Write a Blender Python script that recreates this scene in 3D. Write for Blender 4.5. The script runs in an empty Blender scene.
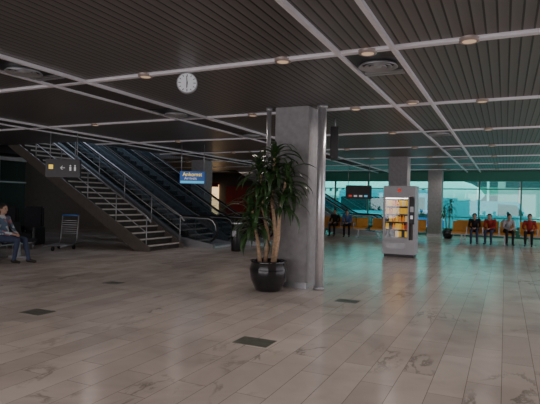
import bpy, bmesh, math, random
from mathutils import Vector, Matrix
random.seed(7)
S=bpy.context.scene
COL=S.collection
# ------------------------------------------------------------ materials
def mat(name,col,rough=.5,metal=0,emit=None,es=0,noise=0,nscale=6,bump=0,coat=0):
    m=bpy.data.materials.new(name); m.use_nodes=True
    nt=m.node_tree; b=nt.nodes['Principled BSDF']
    b.inputs['Base Color'].default_value=(*col,1)
    b.inputs['Roughness'].default_value=rough; b.inputs['Metallic'].default_value=metal
    if coat: b.inputs['Coat Weight'].default_value=coat
    if emit: b.inputs['Emission Color'].default_value=(*emit,1); b.inputs['Emission Strength'].default_value=es
    if noise:
        tc=nt.nodes.new('ShaderNodeTexCoord'); n=nt.nodes.new('ShaderNodeTexNoise')
        n.inputs['Scale'].default_value=nscale; n.inputs['Detail'].default_value=5
        nt.links.new(tc.outputs['Object'],n.inputs['Vector'])
        r=nt.nodes.new('ShaderNodeValToRGB')
        r.color_ramp.elements[0].position=.3; r.color_ramp.elements[1].position=.7
        r.color_ramp.elements[0].color=(*[c*(1-noise) for c in col],1)
        r.color_ramp.elements[1].color=(*[min(1,c*(1+noise)) for c in col],1)
        nt.links.new(n.outputs['Fac'],r.inputs['Fac']); nt.links.new(r.outputs['Color'],b.inputs['Base Color'])
        if bump:
            bp=nt.nodes.new('ShaderNodeBump'); bp.inputs['Strength'].default_value=bump
            nt.links.new(n.outputs['Fac'],bp.inputs['Height']); nt.links.new(bp.outputs['Normal'],b.inputs['Normal'])
    return m
def glass(name,tint,gl=.1,rough=.03):
    m=bpy.data.materials.new(name); m.use_nodes=True; nt=m.node_tree; nt.nodes.clear()
    o=nt.nodes.new('ShaderNodeOutputMaterial'); mx=nt.nodes.new('ShaderNodeMixShader'); mx.inputs[0].default_value=gl
    t=nt.nodes.new('ShaderNodeBsdfTransparent'); t.inputs[0].default_value=(*tint,1)
    g=nt.nodes.new('ShaderNodeBsdfGlossy'); g.inputs['Roughness'].default_value=rough; g.inputs[0].default_value=(.9,.95,1,1)
    nt.links.new(t.outputs[0],mx.inputs[1]); nt.links.new(g.outputs[0],mx.inputs[2]); nt.links.new(mx.outputs[0],o.inputs[0])
    return m
def floor_mat():
    m=bpy.data.materials.new('marble_planks'); m.use_nodes=True; nt=m.node_tree; N=nt.nodes; L=nt.links
    b=N['Principled BSDF']
    tc=N.new('ShaderNodeTexCoord'); sp=N.new('ShaderNodeSeparateXYZ'); cb=N.new('ShaderNodeCombineXYZ')
    L.new(tc.outputs['Object'],sp.inputs[0]); L.new(sp.outputs['Y'],cb.inputs['X']); L.new(sp.outputs['X'],cb.inputs['Y'])
    br=N.new('ShaderNodeTexBrick'); L.new(cb.outputs[0],br.inputs['Vector'])
    br.inputs['Scale'].default_value=1; br.inputs['Brick Width'].default_value=1.15; br.inputs['Row Height'].default_value=.27
    br.inputs['Mortar Size'].default_value=.003; br.inputs['Mortar Smooth'].default_value=.3; br.inputs['Bias'].default_value=0
    br.offset=.37
    br.inputs['Color1'].default_value=(.62,.55,.505,1); br.inputs['Color2'].default_value=(.75,.68,.625,1)
    br.inputs['Mortar'].default_value=(.30,.26,.23,1)
    n=N.new('ShaderNodeTexNoise'); n.inputs['Scale'].default_value=1.3; n.inputs['Detail'].default_value=8; n.inputs['Distortion'].default_value=.8
    L.new(tc.outputs['Object'],n.inputs['Vector'])
    r=N.new('ShaderNodeValToRGB'); r.color_ramp.elements[0].position=.3; r.color_ramp.elements[0].color=(.78,.77,.76,1)
    r.color_ramp.elements[1].position=.62; r.color_ramp.elements[1].color=(1,1,1,1)
    L.new(n.outputs['Fac'],r.inputs['Fac'])
    m1=N.new('ShaderNodeMixRGB'); m1.blend_type='MULTIPLY'; m1.inputs[0].default_value=1
    L.new(br.outputs['Color'],m1.inputs[1]); L.new(r.outputs['Color'],m1.inputs[2])
    n2=N.new('ShaderNodeTexNoise'); n2.inputs['Scale'].default_value=1.0; n2.inputs['Detail'].default_value=9; n2.inputs['Roughness'].default_value=.62; n2.inputs['Distortion'].default_value=.5
    mp=N.new('ShaderNodeMapping'); mp.inputs['Location'].default_value=(3.2,7.7,0); mp.inputs['Scale'].default_value=(1.7,.8,1); mp.inputs['Rotation'].default_value=(0,0,.5)
    L.new(tc.outputs['Object'],mp.inputs[0])
    ad=N.new('ShaderNodeVectorMath'); ad.operation='MULTIPLY_ADD'; L.new(br.outputs['Color'],ad.inputs[0]); ad.inputs[1].default_value=(6,6,6); L.new(mp.outputs[0],ad.inputs[2])
    L.new(ad.outputs[0],n2.inputs['Vector'])
    r2=N.new('ShaderNodeValToRGB'); e=r2.color_ramp.elements
    e[0].position=.475; e[0].color=(1,1,1,1); e[1].position=.5; e[1].color=(.52,.53,.51,1)
    x=r2.color_ramp.elements.new(.53); x.color=(1,1,1,1)
    L.new(n2.outputs['Fac'],r2.inputs['Fac'])
    n3=N.new('ShaderNodeTexNoise'); n3.inputs['Scale'].default_value=.8; n3.inputs['Detail'].default_value=3; L.new(ad.outputs[0],n3.inputs['Vector'])
    r3=N.new('ShaderNodeValToRGB'); r3.color_ramp.elements[0].position=.55; r3.color_ramp.elements[1].position=.66
    L.new(n3.outputs['Fac'],r3.inputs['Fac'])
    m2=N.new('ShaderNodeMixRGB'); m2.blend_type='MULTIPLY'
    L.new(r3.outputs['Color'],m2.inputs[0]); L.new(m1.outputs[0],m2.inputs[1]); L.new(r2.outputs['Color'],m2.inputs[2])
    L.new(m2.outputs[0],b.inputs['Base Color'])
    b.inputs['Roughness'].default_value=.2; b.inputs['Specular IOR Level'].default_value=.5
    return m
def ceil_mat():
    m=bpy.data.materials.new('slatted_ceiling_metal'); m.use_nodes=True; nt=m.node_tree; N=nt.nodes; L=nt.links
    b=N['Principled BSDF']; tc=N.new('ShaderNodeTexCoord'); sp=N.new('ShaderNodeSeparateXYZ'); L.new(tc.outputs['Object'],sp.inputs[0])
    a=N.new('ShaderNodeMath'); a.operation='MULTIPLY'; a.inputs[1].default_value=1/.105; L.new(sp.outputs['X'],a.inputs[0])
    f=N.new('ShaderNodeMath'); f.operation='FRACT'; L.new(a.outputs[0],f.inputs[0])
    r=N.new('ShaderNodeValToRGB'); e=r.color_ramp.elements
    e[0].position=0; e[0].color=(.03,.028,.027,1); e[1].position=.16; e[1].color=(.03,.028,.027,1)
    for p,c in((.2,.2),(.6,.17),(.97,.155)):
        q=e.new(p); q.color=(c*1.04,c*.97,c*.94,1)
    L.new(f.outputs[0],r.inputs['Fac']); L.new(r.outputs['Color'],b.inputs['Base Color'])
    bp=N.new('ShaderNodeBump'); bp.inputs['Strength'].default_value=.3; bp.inputs['Distance'].default_value=.02
    L.new(r.outputs['Color'],bp.inputs['Height']); L.new(bp.outputs['Normal'],b.inputs['Normal'])
    b.inputs['Roughness'].default_value=.42; b.inputs['Metallic'].default_value=.35
    return m
M={}
M['floor']=floor_mat(); M['ceil']=ceil_mat()
M['wall']=mat('plaster_grey',(.22,.2,.19),.8,noise=.08)
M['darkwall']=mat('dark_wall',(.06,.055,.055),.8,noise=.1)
M['well']=mat('stairwell_wall',(.12,.13,.15),.8,noise=.1)
M['red']=mat('dark_red_wall',(.17,.012,.016),.6,noise=.15)
M['cream']=mat('cream_wall',(.75,.6,.38),.7,noise=.05)
M['conc']=mat('painted_concrete',(.38,.375,.385),.75,noise=.12,nscale=9,bump=.08)
M['chrome']=mat('brushed_steel',(.9,.91,.95),.34,.75,noise=.05,nscale=20)
M['steel']=mat('grey_steel',(.45,.46,.48),.4,.6,noise=.05)
M['strip']=mat('pale_ceiling_strip',(.9,.89,.94),.4,.1,noise=.04)
M['black']=mat('black_plastic',(.012,.012,.013),.35,noise=.2)
M['rubber']=mat('black_rubber',(.015,.015,.015),.6,noise=.2)
M['glaze']=mat('glazed_black_pot',(.012,.012,.016),.12,coat=.6,noise=.2)
M['soil']=mat('soil',(.04,.025,.015),.95,noise=.4,nscale=30,bump=.5)
M['leaf']=mat('leaf_green',(.04,.095,.028),.35,noise=.5,nscale=5)
M['cane']=mat('pale_cane',(.55,.38,.24),.75,noise=.25,nscale=25,bump=.3)
M['white']=mat('white_enamel',(.58,.59,.63),.4,noise=.03)
M['clock']=mat('clock_face',(.75,.77,.8),.4,noise=.02,emit=(.8,.85,.9),es=.15)
M['orange']=mat('orange_seat',(.9,.42,.06),.45,noise=.08)
M['hatch']=mat('dark_green_stone',(.13,.14,.12),.4,noise=.25,nscale=15)
M['tread']=mat('dark_tread',(.05,.045,.04),.6,noise=.2)
M['nosing']=mat('pale_nosing',(.6,.57,.52),.5,noise=.05)
M['stringer']=mat('stringer_paint',(.14,.12,.10),.5,noise=.1)
M['glass']=glass('window_teal_glass',(.42,.86,.80),.06)
M['bal']=glass('balustrade_glass',(.72,.78,.8),.16)
M['pglass']=glass('partition_glass',(.6,.62,.62),.03,.3)
M['clear']=glass('clear_glass',(.95,.95,.95),.05)
M['frame']=mat('green_window_frame',(.03,.20,.14),.4,.2,noise=.05)
M['lampw']=mat('lamp_glow_warm',(.9,.7,.5),.4,emit=(1,.66,.42),es=.4,noise=.02)
M['lampd']=mat('lamp_rim',(.45,.38,.35),.4,.3,noise=.05)
M['blue']=mat('blue_sign',(.02,.10,.35),.4,emit=(.02,.16,.55),es=.18,noise=.03)
M['cyan']=mat('cyan_band',(.1,.5,.7),.4,emit=(.15,.6,.8),es=.5,noise=.03)
M['yellow']=mat('yellow_letter',(.9,.6,.05),.4,emit=(1,.7,.08),es=.8,noise=.02)
M['wlet']=mat('white_letter',(.8,.8,.8),.4,emit=(1,1,1),es=.2,noise=.02)
M['redl']=mat('red_mark',(.7,.03,.03),.4,emit=(1,.1,.05),es=.3,noise=.02)
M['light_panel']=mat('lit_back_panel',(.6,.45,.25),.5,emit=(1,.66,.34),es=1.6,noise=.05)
M['tube']=mat('fluorescent_tube',(1,1,1),.4,emit=(1,.95,.85),es=6,noise=.01)
M['vback']=mat('vending_back_lining',(.06,.035,.02),.5,noise=.1)
M['tarmac']=mat('apron_tarmac',(.34,.36,.36),.85,noise=.12,nscale=.3)
M['bus']=mat('turquoise_bus_paint',(.06,.42,.55),.35,noise=.04)
M['wpaint']=mat('white_paint',(.85,.85,.86),.35,noise=.03)
M['bpaint']=mat('blue_paint',(.05,.2,.6),.35,noise=.04)
M['dglass']=mat('dark_glass',(.03,.05,.06),.1,noise=.1)
M['facade']=mat('green_facade',(.10,.38,.30),.6,noise=.1)
M['pink']=mat('pale_facade',(.72,.52,.5),.7,noise=.06)
M['skin']=mat('skin',(.55,.34,.25),.55,noise=.06)
M['hair']=mat('dark_hair',(.02,.013,.01),.6,noise=.3,nscale=40)
M['jean']=mat('denim',(.05,.07,.13),.85,noise=.2,nscale=40)
M['dress']=mat('dark_cloth',(.02,.02,.025),.9,noise=.2,nscale=30)
M['shirtred']=mat('red_cloth',(.4,.04,.03),.9,noise=.15,nscale=30)
M['shirtblue']=mat('blue_cloth',(.08,.16,.35),.9,noise=.15,nscale=30)
M['shirtw']=mat('pale_cloth',(.45,.45,.47),.9,noise=.1,nscale=30)
M['shoe']=mat('shoe',(.03,.025,.02),.5,noise=.1)
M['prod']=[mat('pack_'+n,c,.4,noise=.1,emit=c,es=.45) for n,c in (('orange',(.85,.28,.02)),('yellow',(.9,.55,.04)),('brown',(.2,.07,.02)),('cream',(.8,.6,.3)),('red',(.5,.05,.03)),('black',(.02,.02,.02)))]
def pattern_mat():
    m=bpy.data.materials.new('patterned_blouse'); m.use_nodes=True; nt=m.node_tree
    b=nt.nodes['Principled BSDF']; tc=nt.nodes.new('ShaderNodeTexCoord'); v=nt.nodes.new('ShaderNodeTexVoronoi'); v.inputs['Scale'].default_value=11
    r=nt.nodes.new('ShaderNodeValToRGB'); r.color_ramp.interpolation='CONSTANT'
    e=r.color_ramp.elements; e[0].color=(.6,.65,.68,1); e[1].position=.5; e[1].color=(.12,.18,.26,1); q=e.new(.75); q.color=(.45,.2,.22,1)
    nt.links.new(tc.outputs['Object'],v.inputs['Vector']); nt.links.new(v.outputs['Color'],r.inputs['Fac']); nt.links.new(r.outputs['Color'],b.inputs['Base Color'])
    b.inputs['Roughness'].default_value=.9; return m
M['pattern']=pattern_mat()
# ------------------------------------------------------------ helpers
def link(o,parent=None):
    COL.objects.link(o)
    if parent: o.parent=parent
    return o
def meshobj(name,bm,mats,parent=None,smooth=False):
    me=bpy.data.meshes.new(name); bm.normal_update(); bm.to_mesh(me); bm.free()
    if not isinstance(mats,(list,tuple)): mats=[mats]
    for m in mats: me.materials.append(m)
    if smooth:
        for p in me.polygons: p.use_smooth=True
    return link(bpy.data.objects.new(name,me),parent)
def tag(o,label=None,cat=None,group=None,kind=None):
    if label:o['label']=label
    if cat:o['category']=cat
    if group:o['group']=group
    if kind:o['kind']=kind
    return o
def thing(name,label,cat,loc=(0,0,0),rot=0,group=None):
    e=bpy.data.objects.new(name,None); e.empty_display_size=.2; e.location=loc; e.rotation_euler=(0,0,rot); COL.objects.link(e)
    return tag(e,label,cat,group)
def bbox(bm,lo,hi,mi=0,bev=0):
    r=bmesh.ops.create_cube(bm,size=1); vs=r['verts']
    for v in vs: v.co=Vector([lo[i]+(v.co[i]+.5)*(hi[i]-lo[i]) for i in range(3)])
    fs=set(f for v in vs for f in v.link_faces)
    for f in fs:f.material_index=mi
    if bev:
        es=list(set(e for v in vs for e in v.link_edges))
        bmesh.ops.bevel(bm,geom=es,offset=bev,segments=2,affect='EDGES')
def box(name,lo,hi,m,parent=None,bev=0):
    bm=bmesh.new(); bbox(bm,lo,hi,0,bev); return meshobj(name,bm,m,parent)
def bcyl(bm,p0,p1,r0,r1=None,seg=16,mi=0):
    if r1 is None:r1=r0
    p0=Vector(p0);p1=Vector(p1); d=p1-p0; L=d.length
    q=d.to_track_quat('Z','Y').to_matrix().to_4x4()
    r=bmesh.ops.create_cone(bm,cap_ends=True,segments=seg,radius1=r0,radius2=r1,depth=L,matrix=Matrix.Translation((p0+p1)/2)@q)
    for f in set(f for v in r['verts'] for f in v.link_faces): f.material_index=mi
def cyl(name,p0,p1,r0,m,parent=None,r1=None,seg=20):
    bm=bmesh.new(); bcyl(bm,p0,p1,r0,r1,seg); o=meshobj(name,bm,m,parent)
    for p in o.data.polygons:
        if len(p.vertices)==4:p.use_smooth=True
    return o
def bsph(bm,c,r,seg=14,mi=0):
    if not hasattr(r,'__len__'): r=(r,r,r)
    q=bmesh.ops.create_uvsphere(bm,u_segments=seg,v_segments=max(6,seg*2//3),radius=1,matrix=Matrix.Translation(c)@Matrix.Diagonal((*r,1)))
    for f in set(f for v in q['verts'] for f in v.link_faces): f.material_index=mi; f.smooth=True
def tube(name,pts,r,m,parent=None,seg=10,flat=1.0):
    bm=bmesh.new(); pts=[Vector(p) for p in pts]; rings=[]
    for i,p in enumerate(pts):
        t=(pts[min(i+1,len(pts)-1)]-pts[max(i-1,0)]).normalized()
        a=Vector((0,1,0)); 
        if abs(t.dot(a))>.95:a=Vector((0,0,1))
        n=t.cross(a).normalized(); b=n.cross(t)
        rr=r[i] if hasattr(r,'__len__') else r
        rings.append([bm.verts.new(p+n*math.cos(2*math.pi*k/seg)*rr+b*math.sin(2*math.pi*k/seg)*rr*flat) for k in range(seg)])
    for a,b in zip(rings,rings[1:]):
        for k in range(seg): bm.faces.new((a[k],a[(k+1)%seg],b[(k+1)%seg],b[k]))
    bm.faces.new(rings[0]); bm.faces.new(rings[-1]); bmesh.ops.recalc_face_normals(bm,faces=bm.faces[:])
    return meshobj(name,bm,m,parent,True)
def bprism(bm,pts,y0,y1,mi=0):
    a=[bm.verts.new((x,y0,z)) for x,z in pts]; b=[bm.verts.new((x,y1,z)) for x,z in pts]; n=len(pts)
    fs=[bm.faces.new(a),bm.faces.new(b[::-1])]
    for i in range(n): fs.append(bm.faces.new((a[i],b[i],b[(i+1)%n],a[(i+1)%n])))
    for f in fs:f.material_index=mi
    bmesh.ops.recalc_face_normals(bm,faces=fs)
def prism(name,pts,y0,y1,m,parent=None):
    bm=bmesh.new(); bprism(bm,pts,y0,y1); return meshobj(name,bm,m,parent)
def lathe(name,prof,m,parent=None,seg=32,c=(0,0,0)):
    bm=bmesh.new(); R=[]
    for r,z in prof: R.append([bm.verts.new((c[0]+r*math.cos(2*math.pi*k/seg),c[1]+r*math.sin(2*math.pi*k/seg),c[2]+z)) for k in range(seg)])
    for a,b in zip(R,R[1:]):
        for k in range(seg): bm.faces.new((a[k],a[(k+1)%seg],b[(k+1)%seg],b[k]))
    bmesh.ops.recalc_face_normals(bm,faces=bm.faces[:])
    return meshobj(name,bm,m,parent,True)
def text(name,s,size,loc,rot,m,parent,align='CENTER'):
    cu=bpy.data.curves.new(name,'FONT'); cu.body=s; cu.size=size; cu.align_x=align; cu.align_y='CENTER'; cu.extrude=.002
    t=bpy.data.objects.new('tmp',cu); COL.objects.link(t); dg=bpy.context.evaluated_depsgraph_get()
    me=bpy.data.meshes.new_from_object(t.evaluated_get(dg)); bpy.data.objects.remove(t)
    me.materials.clear(); me.materials.append(m); me.transform(Matrix.Translation(loc)@rot)
    o=bpy.data.objects.new(name,me); return link(o,parent)
def copy_thing(root,loc,rot=None):
    def rec(o,par):
        c=o.copy(); COL.objects.link(c)
        if par: c.parent=par
        for ch in o.children: rec(ch,c)
        return c
    c=rec(root,None); c.location=loc
    if rot is not None:c.rotation_euler=(0,0,rot)
    return c
def struct(o): o['kind']='structure'; return o
FRONT=Matrix.Rotation(math.pi/2,4,'X')   # text facing -Y
# ------------------------------------------------------------ room shell
H=3.2
XL,XR,YF,YB=-20.,8.,-8.,26.5
def plane_cells(name,xs,ys,z,m,skip=()):
    bm=bmesh.new()
    for i in range(len(xs)-1):
        for j in range(len(ys)-1):
            cx=(xs[i]+xs[i+1])/2; cy=(ys[j]+ys[j+1])/2
            if any(a<cx<b and c<cy<d for a,b,c,d in skip): continue
            bbox(bm,(xs[i],ys[j],z),(xs[i+1],ys[j+1],z+.12))
    bmesh.ops.remove_doubles(bm,verts=bm.verts[:],dist=1e-4)
    return struct(meshobj(name,bm,m))
H1=(-19.,-11.6,11.2,16.9); H2=(-14.2,-9.6,23.8,25.5)
plane_cells('ceiling',[XL,H1[0],H2[0],H1[1],H2[1],XR],[YF,H1[2],H1[3],H2[2],H2[3],YB],H,M['ceil'],[H1,H2])
struct(box('floor',(XL,YF,-.15),(XR,YB,0),M['floor']))
struct(box('wall_left',(XL-.2,YF,0),(XL,YB,H+.12),M['wall']))
struct(box('wall_right',(XR,YF,0),(XR+.2,YB,H+.12),M['wall']))
struct(box('wall_front',(XL,YF-.2,0),(XR,YF,H+.12),M['wall']))
WX=-10.4
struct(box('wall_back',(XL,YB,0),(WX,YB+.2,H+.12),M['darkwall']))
struct(box('wall_back_upper',(WX,YB,2.72),(XR,YB+.25,H+.12),M['frame']))
struct(box('baseboard_back',(WX,YB-.02,0),(XR,YB+.2,.32),M['frame']))
def shaft(n,h,zt):
    bm=bmesh.new(); a,b,c,d=h
    bbox(bm,(a-.1,c-.1,H+.12),(a,d+.1,zt)); bbox(bm,(b,c-.1,H+.12),(b+.1,d+.1,zt))
    bbox(bm,(a,c-.1,H+.12),(b,c,zt)); bbox(bm,(a,d,H+.12),(b,d+.1,zt)); bbox(bm,(a-.1,c-.1,zt),(b+.1,d+.1,zt+.1))
    struct(meshobj(n,bm,M['well']))
shaft('wall_shaft',H1,7.2); shaft('wall_shaft_far',H2,6.5)
k=1; x=WX
while x<XR-.1:
    w=min(1.84,XR-x)
    bm=bmesh.new(); 
    bbox(bm,(x+.05,YB+.09,.36),(x+w-.05,YB+.10,2.72),1)
    bbox(bm,(x,YB,.32),(x+.07,YB+.16,2.72)); bbox(bm,(x+.07,YB+.02,.92),(x+w,YB+.14,.97)); bbox(bm,(x+.07,YB+.02,.32),(x+w,YB+.14,.38))
    bbox(bm,(x+.07,YB+.02,2.32),(x+w,YB+.14,2.37))
    struct(meshobj('window_%d'%k,bm,[M['frame'],M['glass']])); k+=1; x+=w
struct(box('trim_1',(-15.4,YB-.08,0),(-12.0,YB-.01,2.4),M['red']))
shop=thing('shop_counter','small kiosk counter with warmly lit cream back panel','kiosk',(-16.4,25.6,0))
box('counter',(-.9,-.5,0),(.45,.0,1.05),M['cream'],shop,.02)
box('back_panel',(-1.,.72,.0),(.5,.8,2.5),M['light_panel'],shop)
box('canopy',(-1.05,-.55,2.35),(.5,.8,2.6),M['red'],shop)
box('post',(-1.05,-.5,1.05),(-1.0,-.45,2.35),M['steel'],shop); box('post',(.43,-.5,1.05),(.48,-.45,2.35),M['steel'],shop)
for i in range(3): box('shelf',(-.9,.5,1.2+i*.35),(.42,.72,1.22+i*.35),M['white'],shop)
for i in range(5):
    y0=8.8+i*1.35
    bm=bmesh.new(); bbox(bm,(XL+.62,y0,.1),(XL+.64,y0+1.3,3.05),1)
    bbox(bm,(XL+.6,y0-.03,0),(XL+.68,y0+.03,H)); bbox(bm,(XL+.6,y0+.03,0),(XL+.68,y0+1.32,.1)); bbox(bm,(XL+.6,y0+.03,2.1),(XL+.68,y0+1.32,2.16))
    bbox(bm,(XL+.6,y0+.03,3.05),(XL+.68,y0+1.32,H))
    struct(meshobj('window_%d'%(30+i),bm,[M['strip'],M['pglass']]))
t=2
for j in range(-3,8):
    y=5.42+3.2*j
    if y<YF+.3 or y>YB: continue
    segs=[(XL,XR)]
    if H1[2]-.1<y<H1[3]+.1: segs=[(XL,H1[0]),(H1[1],XR)]
    if H2[2]-.1<y<H2[3]+.1: segs=[(XL,H2[0]),(H2[1],XR)]
    for a,b in segs:
        bm=bmesh.new(); bbox(bm,(a,y-.04,H-.03),(b,y+.04,H)); bbox(bm,(a,y-.065,H-.008),(b,y+.065,H))
        struct(meshobj('trim_%d'%t,bm,M['strip'])); t+=1
for xr in (-1.72,-1.12,-5.5,-6.15,-9.95,-10.6,3.0,3.6):
    bm=bmesh.new(); bbox(bm,(xr-.024,YF,H-.045),(xr+.024,YB,H-.001)); struct(meshobj('trim_%d'%t,bm,M['strip'])); t+=1
for xa in (-6.15,-10.6):
    struct(box('trim_%d'%t,(xa+.022,YF,H-.012),(xa+.6,YB,H-.001),M['darkwall'])); t+=1
for (x,y,w,d) in ((-2.4,4.79,.4,.28),(-5.5,4.63,.36,.27),(-2.17,7.49,.34,.25),(-6.3,6.9,.32,.24),(.1,4.0,.27,.2)):
    struct(box('trim_%d'%t,(x-w/2,y-d/2,-.01),(x+w/2,y+d/2,.0025),M['hatch'])); t+=1
# ------------------------------------------------------------ columns
def column(x,y,s=.65):
    c=thing('column','square painted concrete column rising to slatted ceiling','column',(x,y,0),group='hall columns')
    box('shaft',(-s/2,-s/2,0),(s/2,s/2,H),M['conc'],c,.012)
    box('base_trim',(-s/2-.012,-s/2-.012,0),(s/2+.012,s/2+.012,.1),M['steel'],c)
    return c
c0=column(-3.45,8.5)
for p in ((-3.45,18.2),(-3.1,25.6),(-11.7,18.0)): copy_thing(c0,(*p,0))
for (x,y,r) in ((-2.90,8.22,.075),(-3.89,8.16,.04)):
    p=thing('metal_pipe','polished steel vertical pipe beside concrete column','pipe',(x,y,0))
    cyl('pipe',(0,0,0),(0,0,H),r,M['chrome'],p,seg=24); cyl('collar',(0,0,0),(0,0,.05),r+.025,M['steel'],p)
    cyl('collar',(0,0,H-.06),(0,0,H),r+.02,M['steel'],p)
# ------------------------------------------------------------ downlights & diffusers
lampbase=None
def downlight(x,y,big=1,on=True):
    global lampbase
    if lampbase is None:
        l=thing('ceiling_downlight','round recessed ceiling downlight with warm glow','lamp',(x,y,H),group='ceiling downlights')
        lathe('rim',[(.065,-.034),(.085,-.042),(.10,-.035),(.105,0)],M['lampd'],l,24)
        cyl('lens',(0,0,-.037),(0,0,-.03),.068,M['lampw'],l)
        lampbase=l
    else: l=copy_thing(lampbase,(x,y,H))
    if on:
        ld=bpy.data.lights.new('downlight_bulb','SPOT'); ld.energy=LAMP; ld.spot_size=math.radians(165); ld.spot_blend=1; ld.color=(1,.87,.80); ld.shadow_soft_size=.08
        lo=bpy.data.objects.new('bulb',ld); lo.location=(x,y,H-.05); COL.objects.link(lo)
LAMP=44
for j in range(-2,7):
    y=5.42+3.2*j
    for x in (3.75,1.7,-.36,-2.42,-4.46,-8.5,-12.6):
        if H1[0]<x<H1[1]+.3 and H1[2]-.2<y<H1[3]+.2: continue
        if abs(y-18.2)<.5 and abs(x+3.45)<.5: continue
        downlight(x,y,on=(j%2==0 or j<2) and x>-12)
for y in (5.42,8.35): 
    l=copy_thing(lampbase,(-1.40,y,H-.012))
dif=None
for y in (6.0,12.15,15.5,18.7,21.9,2.6):
    if dif is None:
        dif=thing('air_diffuser','round air diffuser in black square ceiling recess','vent',(-1.42,y,H-.002),group='ceiling air diffusers')
        box('plate',(-.275,-.48,-.012),(.275,.5,.001),M['black'],dif)
        for r in (.235,.17,.105): lathe('ring',[(r-.045,-.015),(r-.01,-.05),(r,-.045),(r-.03,-.012)],M['steel'],dif,32)
        cyl('hub',(0,0,-.05),(0,0,-.012),.04,M['steel'],dif)
        box('duct_slot',(-.24,.3,-.03),(.24,.36,-.012),M['steel'],dif); box('duct_slot',(-.24,.4,-.03),(.24,.46,-.012),M['steel'],dif)
    else: copy_thing(dif,(-1.42,y,H-.002))
for (x,y) in ((-5.82,4.6),(-5.82,8.0),(-5.82,11.2)): copy_thing(dif,(x,y,H-.011))
# ------------------------------------------------------------ clock
ck=thing('hanging_clock','round white double-faced clock hanging from ceiling strip','clock',(-3.8,5.45,3.03),rot=math.radians(33))
def disc(name,r,y0,y1,m,seg=40): 
    o=cyl(name,(0,y0,0),(0,y1,0),r,m,ck,seg=seg); return o
disc('case',.135,-.035,.035,M['steel']); disc('dial',.122,-.038,.038,M['clock'])
bm=bmesh.new()
for i in range(12):
    a=i*math.pi/6; L=.022 if i%3 else .032
    d=Vector((math.sin(a),0,math.cos(a))); n=Vector((math.cos(a),0,-math.sin(a))); w=.004
    vs=[bm.verts.new(d*(.112-q)+n*s*w+Vector((0,-.0395,0))) for q,s in ((0,-1),(0,1),(L,1),(L,-1))]; bm.faces.new(vs)
meshobj('hour_marks',bm,M['black'],ck)
def hand(a,L,w):
    d=Vector((math.sin(a),0,math.cos(a))); n=Vector((math.cos(a),0,-math.sin(a)))
    bm=bmesh.new(); bm.faces.new([bm.verts.new(d*q+n*s*w+Vector((0,-.041,0))) for q,s in ((-.015,-1),(-.015,1),(L,.5),(L,-.5))]); meshobj('clock_hand',bm,M['black'],ck)
hand(math.radians(355),.09,.006); hand(math.radians(182),.065,.008)
cyl('stem',(0,0,.13),(0,0,.17),.012,M['steel'],ck)
# ------------------------------------------------------------ hanging signs
def rods(s,w,z1,ztop):
    for x in (-w,w): cyl('rod',(x,0,z1),(x,0,ztop),.012,M['steel'],s)
s=thing('hanging_sign','black hanging sign with yellow square, arrow and pictograms','sign',(-10.4,9.46,0),rot=math.radians(25))
box('panel',(-.45,-.05,2.03),(.45,.05,2.5),M['black'],s,.01); rods(s,.35,2.5,H)
box('pictogram',(-.36,-.056,2.24),(-.25,-.05,2.35),M['yellow'],s)
text('arrow','←',.17,(.0,-.053,2.27),FRONT,M['wlet'],s)
for x in (.2,.32):
    bm=bmesh.new(); bbox(bm,(x-.024,-.056,2.2),(x+.024,-.05,2.3)); bcyl(bm,(x,-.056,2.33),(x,-.05,2.33),.02); meshobj('pictogram',bm,M['wlet'],s)
s=thing('hanging_sign','blue hanging sign with yellow lettering and cyan band','sign',(-8.62,12.75,0),rot=math.radians(25))
box('panel',(-.38,-.05,2.0),(.38,.05,2.38),M['blue'],s,.01); rods(s,.34,2.38,H)
text('lettering','Ankomst',.16,(0,-.053,2.285),FRONT,M['yellow'],s)
text('lettering','Arrivals',.12,(-.05,-.055,2.165),FRONT,M['wlet'],s)
box('band',(-.36,-.054,2.02),(.36,-.05,2.09),M['cyan'],s)
s=thing('hanging_sign','wide black hanging sign with small pictograms','sign',(-5.75,21.2,0),rot=math.radians(15))
box('panel',(-.55,-.06,1.72),(.55,.06,2.3),M['black'],s,.01); rods(s,.45,2.3,H)
for i,m in enumerate((M['redl'],M['wlet'],M['wlet'],M['cyan'])): box('pictogram',(-.42+i*.22,-.066,1.8),(-.28+i*.22,-.06,1.88),m,s)
s=thing('hanging_display','slim black flat display hung from ceiling beside column','screen',(-3.12,9.62,0),rot=math.radians(17))
box('screen',(-.08,-.3,2.38),(.07,.3,3.0),M['black'],s,.01); cyl('rod',(0,0,3.0),(0,0,H),.02,M['steel'],s)
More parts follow.
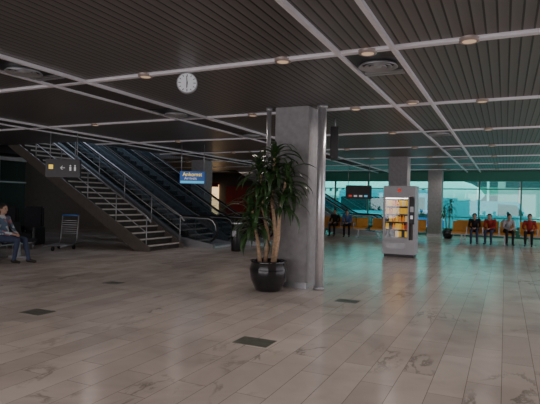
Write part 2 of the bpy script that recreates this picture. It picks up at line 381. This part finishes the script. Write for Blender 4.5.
# ------------------------------------------------------------ stair
st=thing('staircase','open staircase with pale nosings and steel handrails','staircase',(-9.3,11.45,0))
rise,run,n,W=.17,.285,26,1.7
for i in range(n):
    bm=bmesh.new(); x0=-i*run
    bbox(bm,(x0-run-.03,.06,i*rise+rise-.045),(x0,W-.06,i*rise+rise))
    bbox(bm,(x0-.03,.06,i*rise+.001),(x0-.015,W-.06,i*rise+rise-.046))
    bbox(bm,(x0-.035,.06,i*rise+rise-.04),(x0+.008,W-.06,i*rise+rise+.004),1)
    meshobj('step',bm,[M['tread'],M['nosing']],st)
xe,ze=-n*run,n*rise
for y0 in (0,W-.06):
    prism('stringer',[(.12,0),(-.35,0),(xe,ze-.32),(xe,ze),(-.02,.20),(.12,.12)],y0,y0+.06,M['stringer'],st)
    pts=[(.15,y0+.03,.85),(.0,y0+.03,1.0),(xe,y0+.03,ze+.95)]
    tube('handrail',pts,.026,M['steel'],st)
    tube('lower_rail',[(0,y0+.03,.55),(xe,y0+.03,ze+.5)],.012,M['steel'],st)
    for i in range(0,n+1,4):
        x=-i*run; cyl('baluster',(x,y0+.03,max(.0,i*rise-.02)),(x,y0+.03,i*rise+.97),.016,M['steel'],st,seg=8)
struct(box('floor_upper',(H1[0],11.2,4.24),(-9.3+xe,16.9,4.40),M['well']))
# ------------------------------------------------------------ escalators
def escalator(label,x,y,ztop,w=1.25):
    e=thing('escalator',label,'escalator',(x,y,0)); T=math.tan(math.radians(30)); xi=-1.25; xt=xi-ztop/T; xend=xt-1.0
    for y0 in (0,w-.14):
        prism('side_truss',[(0,0),(0,.12),(xi,.30),(xt,ztop+.30),(xend,ztop+.30),(xend,ztop-.55),(xt,ztop-.6),(xi-.9,0)],y0,y0+.14,M['steel'],e)
        prism('balustrade',[(-.12,.12),(-.04,.55),(-.12,.9),(xi,.98),(xt,ztop+.98),(xend,ztop+.95),(xend,ztop+.30),(xt,ztop+.30),(xi,.30)],y0+.055,y0+.07,M['bal'],e)
        P=[(-.12,.22),(-.0,.3),(.08,.42),(.1,.58),(.06,.76),(-.04,.9),(-.2,.97),(xi,1.0),(xi-.3,1.12),(xt,ztop+1.0),(xend,ztop+1.0)]
        tube('handrail',[(a,y0+.065,b) for a,b in P],.035,M['rubber'],e)
        tube('rail_trim',[(a-(.03 if i<7 else 0),y0+.065,b-.045) for i,(a,b) in enumerate(P)][3:],.018,M['chrome'],e)
    prism('underside',[(xi-.9,.0),(xi-.7,.0),(xt,ztop-.5),(xt,ztop-.58)],.14,w-.14,M['darkwall'],e)
    box('floor_plate',(xi+.3,.14,.001),(.0,w-.14,.06),M['chrome'],e)
    box('floor_plate',(xend,.14,ztop-.05),(xt-.2,w-.14,ztop+.02),M['chrome'],e)
    ns=int(ztop/.2)
    for i in range(ns):
        zx=xi+.25-(i)*.2/T; z=.06+i*.2
        bm=bmesh.new(); bbox(bm,(zx-.36,.15,z-.16),(zx,w-.15,z+.0)); bbox(bm,(zx-.03,.15,z+.0),(zx,w-.15,z+.006),1)
        meshobj('step',bm,[M['tread'],M['nosing']],e)
    return e
escalator('steel and glass escalator rising beside the staircase',-8.3,13.5,4.4)
escalator('second steel and glass escalator with black handrails',-7.6,15.2,4.4)
escalator('far escalator rising in front of green window wall',-5.6,24.05,3.9)
# ------------------------------------------------------------ plant
def leaf(bm,base,az,L,up,w,mi=0):
    n=9; prev=None; d=Vector((math.cos(az),math.sin(az),0)); s=Vector((-math.sin(az),math.cos(az),0))
    p=Vector(base); ang=up; step=L/n; tw=random.uniform(-.4,.4)
    for i in range(n+1):
        t=i/n; ww=w*(math.sin(math.pi*min(1,(t*.92+.10)))**.6)*(1-t**4*.9)
        dn=Vector((0,0,1))*math.cos(ang)-d*math.sin(ang)
        c=(s*math.cos(tw*t)+dn*math.sin(tw*t))
        row=[bm.verts.new(p-c*ww/2+dn*ww*.12),bm.verts.new(p),bm.verts.new(p+c*ww/2+dn*ww*.12)]
        if prev:
            for a in (0,1):
                f=bm.faces.new((prev[a],prev[a+1],row[a+1],row[a])); f.smooth=True
        prev=row; p=p+(d*math.cos(ang)+Vector((0,0,1))*math.sin(ang))*step; ang-=random.uniform(.15,.32)
def corn_plant(label,loc,scale,canes,seed,ymax=9):
    random.seed(seed)
    pl=thing('potted_plant',label,'plant',loc)
    k=scale
    lathe('pot',[(0,0),(.2*k,0),(.22*k,.02*k),(.30*k,.2*k),(.32*k,.36*k),(.29*k,.47*k),(.31*k,.5*k),(.29*k,.5*k),(.26*k,.44*k)],M['glaze'],pl,40)
    cyl('soil',(0,0,.40*k),(0,0,.44*k),.275*k,M['soil'],pl)
    for pts,crowns in canes:
        pts=[Vector(p) for p in pts]; n_=len(pts)
        tube('cane',pts,[(.038-.016*i/(n_-1))*k for i in range(n_)],M['cane'],pl)
        for z,nl,cz in crowns:
            for a_,b_ in zip(pts,pts[1:]):
                if a_.z<=z<=b_.z+1e-4: q=a_.lerp(b_,(z-a_.z)/(b_.z-a_.z))
            bm=bmesh.new()
            for i in range(nl):
                f=i/nl; az=i*2.399+random.uniform(-.3,.3)
                leaf(bm,(q.x,q.y,z-cz*(1-f)),az,random.uniform(.36,.66)*k,.1+f*1.15+random.uniform(-.25,.25),random.uniform(.06,.095)*k)
            for v in bm.verts:
                if v.co.y>ymax-.08: v.co.y=ymax-.08+.08*(1-math.exp(-(v.co.y-ymax+.08)/.15))
            meshobj('foliage',bm,M['leaf'],pl)
    return pl
corn_plant('tall corn plant with pale canes in glazed black pot',(-3.62,7.69,0),1.02,[
  ([(.06,.03,.42),(.10,.04,.95),(.03,.02,1.5),(.08,.0,2.34)],[(2.34,36,.35),(1.92,28,.35)]),
  ([(-.08,.02,.42),(-.03,.03,.9),(-.14,.02,1.4),(-.2,.0,2.12)],[(2.12,34,.4),(1.72,28,.35)]),
  ([(.12,-.05,.42),(.19,-.05,.9),(.2,-.04,1.3),(.34,-.05,2.02)],[(2.02,34,.4),(1.62,22,.25)]),
  ([(-.12,-.08,.42),(-.17,-.08,.8),(-.3,-.1,1.42)],[(1.42,32,.4),(1.15,16,.2)])],3,ymax=.40)
corn_plant('small leafy plant in dark pot beside far column',(-2.35,24.2,0),.8,[
  ([(.04,0,.34),(.08,0,1.75)],[(1.75,26,.4),(1.3,20,.3)]),([(-.05,0,.34),(-.18,0,1.4)],[(1.4,26,.4)])],5)
# ------------------------------------------------------------ vending machine
vm=thing('vending_machine','white snack vending machine with lit glass front','vending machine',(-2.75,14.5,0))
w,d,h=.9,.62,2.04
bm=bmesh.new()
bbox(bm,(-w/2,0.02,.08),(-w/2+.05,d,h)); bbox(bm,(w/2-.05,.02,.08),(w/2,d,h)); bbox(bm,(-w/2+.05,.02,h-.3),(w/2-.05,d,h)); bbox(bm,(-w/2+.05,.02,.08),(w/2-.05,d,.5)); bbox(bm,(-w/2+.05,d-.04,.5),(w/2-.05,d,h-.3))
meshobj('cabinet',bm,M['white'],vm)
bm=bmesh.new(); a,b,c,e=-w/2+.06,w/2-.2,.55,h-.34
for lo,hi in (((a-.05,-.02,c-.06),(a,.03,e+.06)),((b,-.02,c-.06),(b+.04,.03,e+.06)),((a,-.02,c-.06),(b,.03,c)),((a,-.02,e),(b,.03,e+.06))): bbox(bm,lo,hi)
meshobj('door_frame',bm,M['white'],vm)
box('door_glass',(a,0,c),(b,.008,e),M['clear'],vm)
box('control_panel',(b+.05,-.015,.95),(w/2-.02,.02,1.7),M['black'],vm,.004)
box('keypad',(b+.065,-.022,1.3),(w/2-.035,-.015,1.45),M['steel'],vm); box('coin_slot',(b+.08,-.022,1.1),(w/2-.05,-.015,1.2),M['chrome'],vm)
box('delivery_flap',(a+.05,.0,.24),(b-.05,.02,.4),M['steel'],vm,.004)
box('base',(-w/2+.04,.06,0),(w/2-.04,d-.04,.08),M['black'],vm)
text('emblem','●',.14,(.0,.016,h-.14),FRONT,M['redl'],vm)
box('light_tube',(a+.01,.03,e-.03),(b-.01,.05,e-.01),M['tube'],vm)
box('back_lining',(a,d-.3,c),(b,d-.27,e),M['vback'],vm)
zs=[.58+i*.222 for i in range(5)]
for z in zs: box('shelf',(a,.06,z-.02),(b,d-.3,z-.008),M['steel'],vm)
pm=[]
for kx,mm in enumerate(M['prod']):
    bm=bmesh.new()
    if kx%2==0:
        bcyl(bm,(0,0,0),(0,0,.11),.036,.036,12); bcyl(bm,(0,0,.11),(0,0,.14),.036,.012,12); bcyl(bm,(0,0,.14),(0,0,.175),.013,.013,12)
    else: bbox(bm,(-.043,-.02,0),(.043,.02,.165),0,.006)
    me=bpy.data.meshes.new('pack'); bm.to_mesh(me); bm.free(); me.materials.append(mm); pm.append(me)
random.seed(11)
for r,z in enumerate(zs):
    for q in range(7):
        kx=random.choice([0,1,1,3,0,2,4,5]) if r<3 else random.choice([0,1,3,1])
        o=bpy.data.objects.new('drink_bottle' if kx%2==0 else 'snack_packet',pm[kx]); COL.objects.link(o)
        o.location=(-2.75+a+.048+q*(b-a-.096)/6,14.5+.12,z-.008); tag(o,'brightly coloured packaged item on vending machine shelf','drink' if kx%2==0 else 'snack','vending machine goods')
# ------------------------------------------------------------ waiting benches
bn=thing('waiting_bench','row of four orange moulded seats on steel beam','bench',(-8,22,0),group='orange waiting benches')
box('beam',(0,.18,.33),(2.4,.26,.39),M['steel'],bn)
for x in (.4,2.0):
    bm=bmesh.new(); bbox(bm,(x-.03,.19,.04),(x+.03,.25,.33)); bbox(bm,(x-.03,-.05,0),(x+.03,.5,.04)); meshobj('leg',bm,M['steel'],bn)
seat_prof=[(0.0,.38),(.03,.445),(.25,.42),(.42,.42),(.48,.47),(.56,.86),(.53,.87),(.45,.49),(.40,.45),(.25,.44),(.03,.465)]
for i in range(4):
    bm=bmesh.new(); a=[];b=[]
    for (y,z) in [(p[0],p[1]) for p in seat_prof]:
        a.append(bm.verts.new((i*.6+.03,y,z))); b.append(bm.verts.new((i*.6+.57,y,z)))
    n_=len(a); bm.faces.new(a); bm.faces.new(b[::-1])
    for q in range(n_): bm.faces.new((a[q],b[q],b[(q+1)%n_],a[(q+1)%n_]))
    bmesh.ops.recalc_face_normals(bm,faces=bm.faces[:]); meshobj('seat',bm,M['orange'],bn)
    if i: box('armrest',(i*.6-.02,.08,.39),(i*.6+.02,.4,.64),M['steel'],bn,.005)
for p in ((-5.45,22,0),(-2.0,21.7,0),(.55,21.7,0),(3.1,21.7,0)): copy_thing(bn,p)
for p in ((-2.0,23.6,0),(.55,23.6,0)): copy_thing(bn,p)
copy_thing(bn,(-13.2,20.2,0))
# ------------------------------------------------------------ dark lounge chairs, trolley, bin
lc=thing('lounge_chair','high-backed black upholstered lounge chair','chair',(-12.75,10.35,0),rot=math.radians(20),group='black lounge chairs')
box('seat',(-.3,-.28,.25),(.3,.3,.45),M['dress'],lc,.04); box('backrest',(-.3,.22,.45),(.3,.36,1.22),M['dress'],lc,.05)
for x in (-.36,.28): box('armrest',(x,-.28,.1),(x+.08,.3,.62),M['black'],lc,.02)
for x in (-.32,.30):
    for y in (-.25,.26): cyl('leg',(x,y,0),(x,y,.25),.018,M['steel'],lc,seg=8)
copy_thing(lc,(-13.6,10.15,0))
tr=thing('luggage_trolley','steel airport luggage trolley with blue bar','trolley',(-11.55,10.45,0),rot=math.radians(15))
for x in (-.26,.26):
    tube('side_frame',[(x,-.4,.12),(x,.35,.16),(x,.42,.3),(x,.5,.98)],.018,M['steel'],tr,8)
for z in (.98,.7,.45): cyl('cross_bar',(-.26,.45+.05*z,z),(.26,.45+.05*z,z),.022 if z>.9 else .012,M['bpaint'] if z>.9 else M['steel'],tr,seg=8)
bm=bmesh.new()
for i in range(7): x=-.24+i*.08; bbox(bm,(x-.006,-.38,.14),(x+.006,.35,.155))
meshobj('deck',bm,M['steel'],tr)
bm=bmesh.new()
for i in range(6): bbox(bm,(-.24,.43,.5+i*.065),(.24,.445,.512+i*.065))
meshobj('basket_wires',bm,M['steel'],tr)
for x,y in ((-.24,.3),(.24,.3),(0,-.36)): 
    cyl('wheel',(x-.02,y,.06),(x+.02,y,.06),.06,M['rubber'],tr,seg=16)
wb=thing('litter_bin','slim black litter bin with white label','bin',(-7.3,13.2,0))
lathe('body',[(0,0),(.14,0),(.16,.05),(.16,.85),(.13,.93),(0,.96)],M['black'],wb,24)
bm=bmesh.new(); bbox(bm,(-.05,-.172,.45),(.07,-.158,.62)); meshobj('label_plate',bm,M['white'],wb)
lathe('rim',[(.161,.82),(.172,.84),(.161,.86)],M['chrome'],wb,24)
# ------------------------------------------------------------ people
def person(label,loc,rot,pose,cols,vox=.013,longhair=False,seatseat=None,scale=1):
    """local: faces +X. pose dict overrides joints."""
    J=dict(hip=(0,0,.55),waist=(-.02,0,.71),chest=(-.02,0,.92),neck=(0,0,1.06),head=(.035,0,1.19))
    for s,n_ in ((1,'L'),(-1,'R')):
        J.update({'hp'+n_:(0,.09*s,.55),'kn'+n_:(.44,.11*s,.53),'an'+n_:(.42,.11*s,.08),'to'+n_:(.58,.12*s,.04),
                  'sh'+n_:(-.02,.175*s,1.0),'el'+n_:(.04,.23*s,.73),'wr'+n_:(.27,.13*s,.645)})
    J.update(pose); V={k:Vector(v) for k,v in J.items()}
    B=[]
    sh,pa,sk,so=0,1,2,3
    B+= [(V['hip'],V['waist'],.11,.115,sh),(V['waist'],V['chest'],.115,.13,sh),(V['chest'],V['neck'],.115,.06,sh),(V['neck']-Vector((0,0,.03)),V['head'],.052,.05,sk)]
    for n_ in 'LR':
        B+=[(V['hip'],V['hp'+n_],.11,.09,pa),(V['hp'+n_],V['kn'+n_],.088,.06,pa),(V['kn'+n_],V['an'+n_],.06,.042,pa),
            (V['an'+n_]+Vector((-.03,0,-.02)),V['to'+n_],.042,.032,so),
            (V['chest'],V['sh'+n_],.10,.062,sh),(V['sh'+n_],V['el'+n_],.052,.042,sh),(V['el'+n_],V['wr'+n_],.04,.028,sh if cols.get('sleeve',1) else sk)]
        f=(V['wr'+n_]-V['el'+n_]).normalized(); side=f.cross(Vector((0,0,1))).normalized(); palm=V['wr'+n_]+f*.075
        B+=[(V['wr'+n_],palm+side*.015,.026,.022,sk),(V['wr'+n_],palm-side*.015,.026,.022,sk)]
        for q,L in enumerate((.06,.075,.08,.065)):
            a=palm+side*(q-1.5)*.021; m_=a+f*L*.55-Vector((0,0,.006)); B+=[(a,m_,.0095,.009,sk),(m_,m_+f*L*.4-Vector((0,0,.022)),.009,.0075,sk)]
        sg=1 if n_=='L' else -1
        t0=V['wr'+n_]+f*.03+side*sg*.02; B+=[(t0,t0+f*.03+side*sg*.03,.012,.010,sk),(t0+f*.03+side*sg*.03,t0+f*.06+side*sg*.035,.010,.008,sk)]
    bm=bmesh.new()
    for p0,p1,r0,r1,_ in B:
        if (p1-p0).length>1e-3: bcyl(bm,p0,p1,r0,r1,12)
        bsph(bm,p0,r0*1.0,10); bsph(bm,p1,r1*1.0,10)
    hd=V['head']
    bsph(bm,hd+Vector((0,0,.02)),(.093,.075,.105),18); bsph(bm,hd+Vector((.03,0,-.055)),(.055,.052,.05),14)
    bcyl(bm,hd+Vector((.08,0,.02)),hd+Vector((.112,0,-.018)),.008,.016,8); bsph(bm,hd+Vector((.108,0,-.018)),.014,8)
    for s_ in(-1,1): bsph(bm,hd+Vector((-.005,.077*s_,0)),(.02,.01,.03),8)
    me=bpy.data.meshes.new('tmp'); bm.to_mesh(me); bm.free(); t=bpy.data.objects.new('tmp',me); COL.objects.link(t)
    r=t.modifiers.new('r','REMESH'); r.mode='VOXEL'; r.voxel_size=vox
    sm=t.modifiers.new('s','SMOOTH'); sm.iterations=2; sm.factor=.5
    dg=bpy.context.evaluated_depsgraph_get(); me2=bpy.data.meshes.new_from_object(t.evaluated_get(dg)); bpy.data.objects.remove(t)
    me2.materials.clear()
    for m in (cols['shirt'],cols['pants'],M['skin'],M['shoe']): me2.materials.append(m)
    BB=[(p0,p1-p0,max(1e-6,(p1-p0).length_squared),r0,r1,mm) for p0,p1,r0,r1,mm in B]
    hz=V['neck'].z+.035
    for p in me2.polygons:
        c=p.center; p.use_smooth=True
        if (c-hd).length<.16 and c.z>hz-.03: p.material_index=2; continue
        best=9;bi=0
        for p0,dv,l2,r0,r1,mm in BB:
            tt=max(0,min(1,(c-p0).dot(dv)/l2)); ds=(c-p0-dv*tt).length-(r0+(r1-r0)*tt)
            if ds<best: best=ds;bi=mm
        p.material_index=bi
    root=bpy.data.objects.new('person',me2); COL.objects.link(root); root.location=loc; root.rotation_euler=(0,0,rot); root.scale=(scale,)*3
    tag(root,label,'person')
    bm=bmesh.new(); bsph(bm,hd+Vector((-.018,0,.04)),(.098,.085,.102),18)
    if longhair: bsph(bm,hd+Vector((-.065,0,-.06)),(.05,.08,.13),14)
    for v in list(bm.verts):
        q=v.co-hd
        if q.x>.045 and q.z<.06: v.co.x=hd.x+.045-.02
    meshobj('hair',bm,cols.get('hair',M['hair']),root,True)
    for s_ in(-1,1):
        bm=bmesh.new(); bsph(bm,hd+Vector((.086,.03*s_,.02)),.011,8); meshobj('eye',bm,M['black'],root)
    bm=bmesh.new(); bsph(bm,hd+Vector((.086,0,-.055)),(.006,.024,.006),8); meshobj('mouth',bm,M['shirtred'],root)
    return root
person('seated woman in patterned blouse and jeans, dark hair',(-10.3,7.75,0),math.radians(10),
  dict(anL=(.55,.12,.08),toL=(.70,.15,.04),anR=(.36,-.12,.08),toR=(.52,-.14,.04),waist=(-.05,0,.70),chest=(-.10,0,.92),neck=(-.10,0,1.07),head=(-.06,0,1.2),
       shL=(-.10,.175,1.0),shR=(-.10,-.175,1.0),elL=(0,.24,.74),elR=(.0,-.25,.74),wrL=(.24,.08,.66),wrR=(.24,-.07,.66)),
  dict(shirt=M['pattern'],pants=M['jean'],sleeve=1),vox=.010,longhair=True)
db=copy_thing(bn,(-10.27,6.6,0),math.radians(100)); 
for c in db.children:
    if c.name.startswith('seat'): c.data=c.data.copy(); c.data.materials[0]=M['dress']
db['label']='row of dark moulded waiting seats on steel beam'; db['group']='dark waiting seats'
F=-math.pi/2
lean=dict(waist=(.03,0,.70),chest=(.12,0,.88),neck=(.22,0,1.0),head=(.29,0,1.09),shL=(.15,.17,.95),shR=(.15,-.17,.95),elL=(.25,.2,.70),elR=(.25,-.2,.70),wrL=(.44,.05,.64),wrR=(.44,-.05,.64))
slouch=dict(waist=(-.03,0,.69),chest=(-.06,0,.86),neck=(-.03,0,1.0),head=(.01,0,1.12),shL=(-.05,.17,.94),shR=(-.05,-.17,.94),elL=(.03,.23,.70),elR=(.03,-.23,.70))
def sit(label,x,y,pose,shirt,pants,**k): person(label,(x,y+.17,-.0),F+k.pop('dr',0),pose,dict(shirt=shirt,pants=pants),vox=.018,**k)
sit('seated person leaning forward in dark jacket and jeans',-1.1,21.7,lean,M['dress'],M['jean'])
sit('seated person leaning forward in red top',-.5,21.7,lean,M['shirtred'],M['jean'],dr=-.2)
sit('seated person in grey top and dark trousers',.1,21.7,lean,M['shirtw'],M['dress'],dr=.2)
sit('seated person leaning back in dark red top',.87,21.7,slouch,M['shirtred'],M['dress'],dr=-.1)
sit('seated person in dark clothes on orange seat',-7.1,22,slouch,M['dress'],M['dress'])
sit('seated person in blue top on orange seat',-6.5,22,lean,M['shirtblue'],M['dress'],dr=.2)
sit('seated person in red jacket beside vending machine',-4.55,22,slouch,M['shirtred'],M['dress'])
# ------------------------------------------------------------ outside
g=box('apron_ground',(-90,YB+.3,-.4),(60,130,-.3),M['tarmac']); struct(g)
tb=thing('terminal_building','long green glazed terminal building across the apron','building',(-40,78,-.3))
box('body',(-10,0,0),(72,10,9),M['facade'],tb)
for z in (1.2,4.6): box('window_band',(-10,-.1,z),(72,-.02,z+2.2),M['dglass'],tb)
for i in range(21): box('mullion',(-8+i*3.8,-.3,0),(-7.7+i*3.8,-.1,9),M['wpaint'],tb)
pb=thing('pale_building','pale pink-grey service building beyond the apron','building',(-.5,40,-.3))
box('body',(0,0,0),(16,8,6),M['pink'],pb); box('window_band',(.5,-.08,3.2),(15,-.01,4.4),M['dglass'],pb); box('gate',(3,-.08,0),(6,-.01,2.9),M['wpaint'],pb); box('roof_edge',(-.2,-.2,6),(16.2,8.2,6.25),M['wpaint'],pb)
bs=thing('apron_bus','turquoise and white airport apron bus','bus',(-11.6,37,-.3))
box('body',(0,0,.35),(6.6,2.6,2.9),M['bus'],bs,.12); box('window_strip',(.2,-.02,1.35),(6.4,.02,2.35),M['dglass'],bs); box('stripe',(.1,-.03,.9),(6.5,0,1.1),M['wpaint'],bs); box('roof_unit',(2,.5,2.9),(4.6,2.1,3.1),M['wpaint'],bs,.05)
for x in (1.2,5.4):
    for y in (.0,2.35): cyl('wheel',(x,y-.02,.45),(x,y+.25,.45),.45,M['rubber'],bs,seg=24)
def car(label,loc,m,van=False,rot=0):
    c=thing('van' if van else 'car',label,'van' if van else 'car',loc,rot)
    P=[(0,.3),(4.4,.3),(4.45,.75),(3.7,.95),(3.0,1.45),(1.2,1.5),(.4,1.0),(0,.9)] if not van else [(0,.3),(5.2,.3),(5.25,1.0),(4.6,1.25),(4.1,2.1),(.1,2.15),(0,1.0)]
    prism('body',P,0,1.75,m,c)
    Wd=[(1.0,1.0),(3.35,1.0),(2.9,1.38),(1.3,1.42)] if not van else [(3.0,1.3),(4.4,1.3),(4.0,1.9),(3.0,1.95)]
    prism('window_glass',Wd,-.01,1.76,M['dglass'],c)
    for x in ((.85,3.5) if not van else (.95,4.2)):
        for y in (0,1.55): cyl('wheel',(x,y-.02,.32),(x,y+.22,.32),.32,M['rubber'],c,seg=20)
    return c
car('turquoise service van parked on apron',(-3.4,32.5,-.3),M['bus'],True)
car('white car parked outside the windows',(.9,29.6,-.3),M['wpaint'])
car('blue car parked outside the windows',(-7.8,34.4,-.3),M['bpaint'])
pl=thing('airliner','white airliner with blue belly parked on apron','airplane',(-19,58,-.3))
bm=bmesh.new(); prof=[(0,.05),(.5,.7),(1.3,1.2),(2.6,1.6),(4.5,1.75),(20,1.75),(24,1.3),(28,.5),(29,.1)]
R=[]
for x,r in prof: R.append([bm.verts.new((17-x,r*math.cos(2*math.pi*k/28),3.0+(x>20)*(x-20)*.12+r*math.sin(2*math.pi*k/28))) for k in range(28)])
for a_,b_ in zip(R,R[1:]):
    for k_ in range(28):
        f=bm.faces.new((a_[k_],a_[(k_+1)%28],b_[(k_+1)%28],b_[k_])); f.smooth=True
        if (a_[k_].co.z+a_[(k_+1)%28].co.z)/2<2.6: f.material_index=1
bm.faces.new(R[0]);bm.faces.new(R[-1]); bmesh.ops.recalc_face_normals(bm,faces=bm.faces[:])
meshobj('fuselage',bm,[M['wpaint'],M['bus']],pl)
bm=bmesh.new(); bm.faces.new([bm.verts.new(v) for v in ((6,-1.2,2.1),(2,-1.2,2.1),(-2.5,-9,2.7),(-1,-9,2.7))]); r_=bmesh.ops.extrude_face_region(bm,geom=bm.faces[:]); bmesh.ops.translate(bm,verts=[v for v in r_['geom'] if isinstance(v,bmesh.types.BMVert)],vec=(0,0,.25)); meshobj('wing',bm,M['steel'],pl)
prism('tail_fin',[(-7,4.5),(-11,4.8),(-13,9.5),(-10.8,9.5)],-.12,.12,M['bpaint'],pl)
bm=bmesh.new(); bcyl(bm,(5.6,-4,1.5),(2.8,-4,1.5),.75,.5,24); meshobj('engine',bm,M['bpaint'],pl,True)
for x in (13,3): 
    cyl('landing_strut',(x,0,.5),(x,0,1.6),.08,M['steel'],pl,seg=8); cyl('landing_wheel',(x,-.25,.4),(x,.25,.4),.4,M['rubber'],pl,seg=20)
bm=bmesh.new()
for i in range(24): x=-5+i*.75; bbox(bm,(x,-1.78,3.25),(x+.28,-1.62,3.6))
meshobj('cabin_windows',bm,M['dglass'],pl)
# ------------------------------------------------------------ lights
def area(loc,rot,sx,sy,e,col):
    l=bpy.data.lights.new('daylight','AREA'); l.shape='RECTANGLE'; l.size=sx; l.size_y=sy; l.energy=e; l.color=col
    o=bpy.data.objects.new('window_daylight',l); o.location=loc; o.rotation_euler=rot; COL.objects.link(o)
area((-6,YF+.15,1.7),(math.radians(90),0,math.radians(0)),18,2.4,520,(1,.94,.98))  # soft fill added behind the camera for floor and front faces; wall has no window
area((XR-.15,14,1.6),(math.radians(90),0,math.radians(90)),20,2.4,330,(.95,.92,1))  # side fill added in front of the plain right wall, no window modelled
area((-15.5,14,7.1),(0,0,0),5,4,160,(.75,.85,1))  # weak bluish fill added under the closed top of the stair shaft
area((-14.2,24.2,3.1),(0,0,0),3.5,.5,10,(1,.8,.65))  # small warm fill added near the red wall and shop, not daylight
wld=bpy.data.worlds.new('world'); S.world=wld; wld.use_nodes=True; nt=wld.node_tree
bg=nt.nodes['Background']; bg.inputs[0].default_value=(.66,.78,.82,1); bg.inputs[1].default_value=3.3
# ------------------------------------------------------------ camera
cam=bpy.data.cameras.new('camera'); co=bpy.data.objects.new('camera',cam); COL.objects.link(co); cam.lens=33.33; cam.sensor_width=36
co.matrix_world=Matrix.Translation((0,0,1.5))@Matrix.Rotation(math.radians(25.2),4,'Z')@Matrix.Rotation(math.radians(90),4,'X')@Matrix.Rotation(math.radians(1.2),4,'Z')
S.camera=co
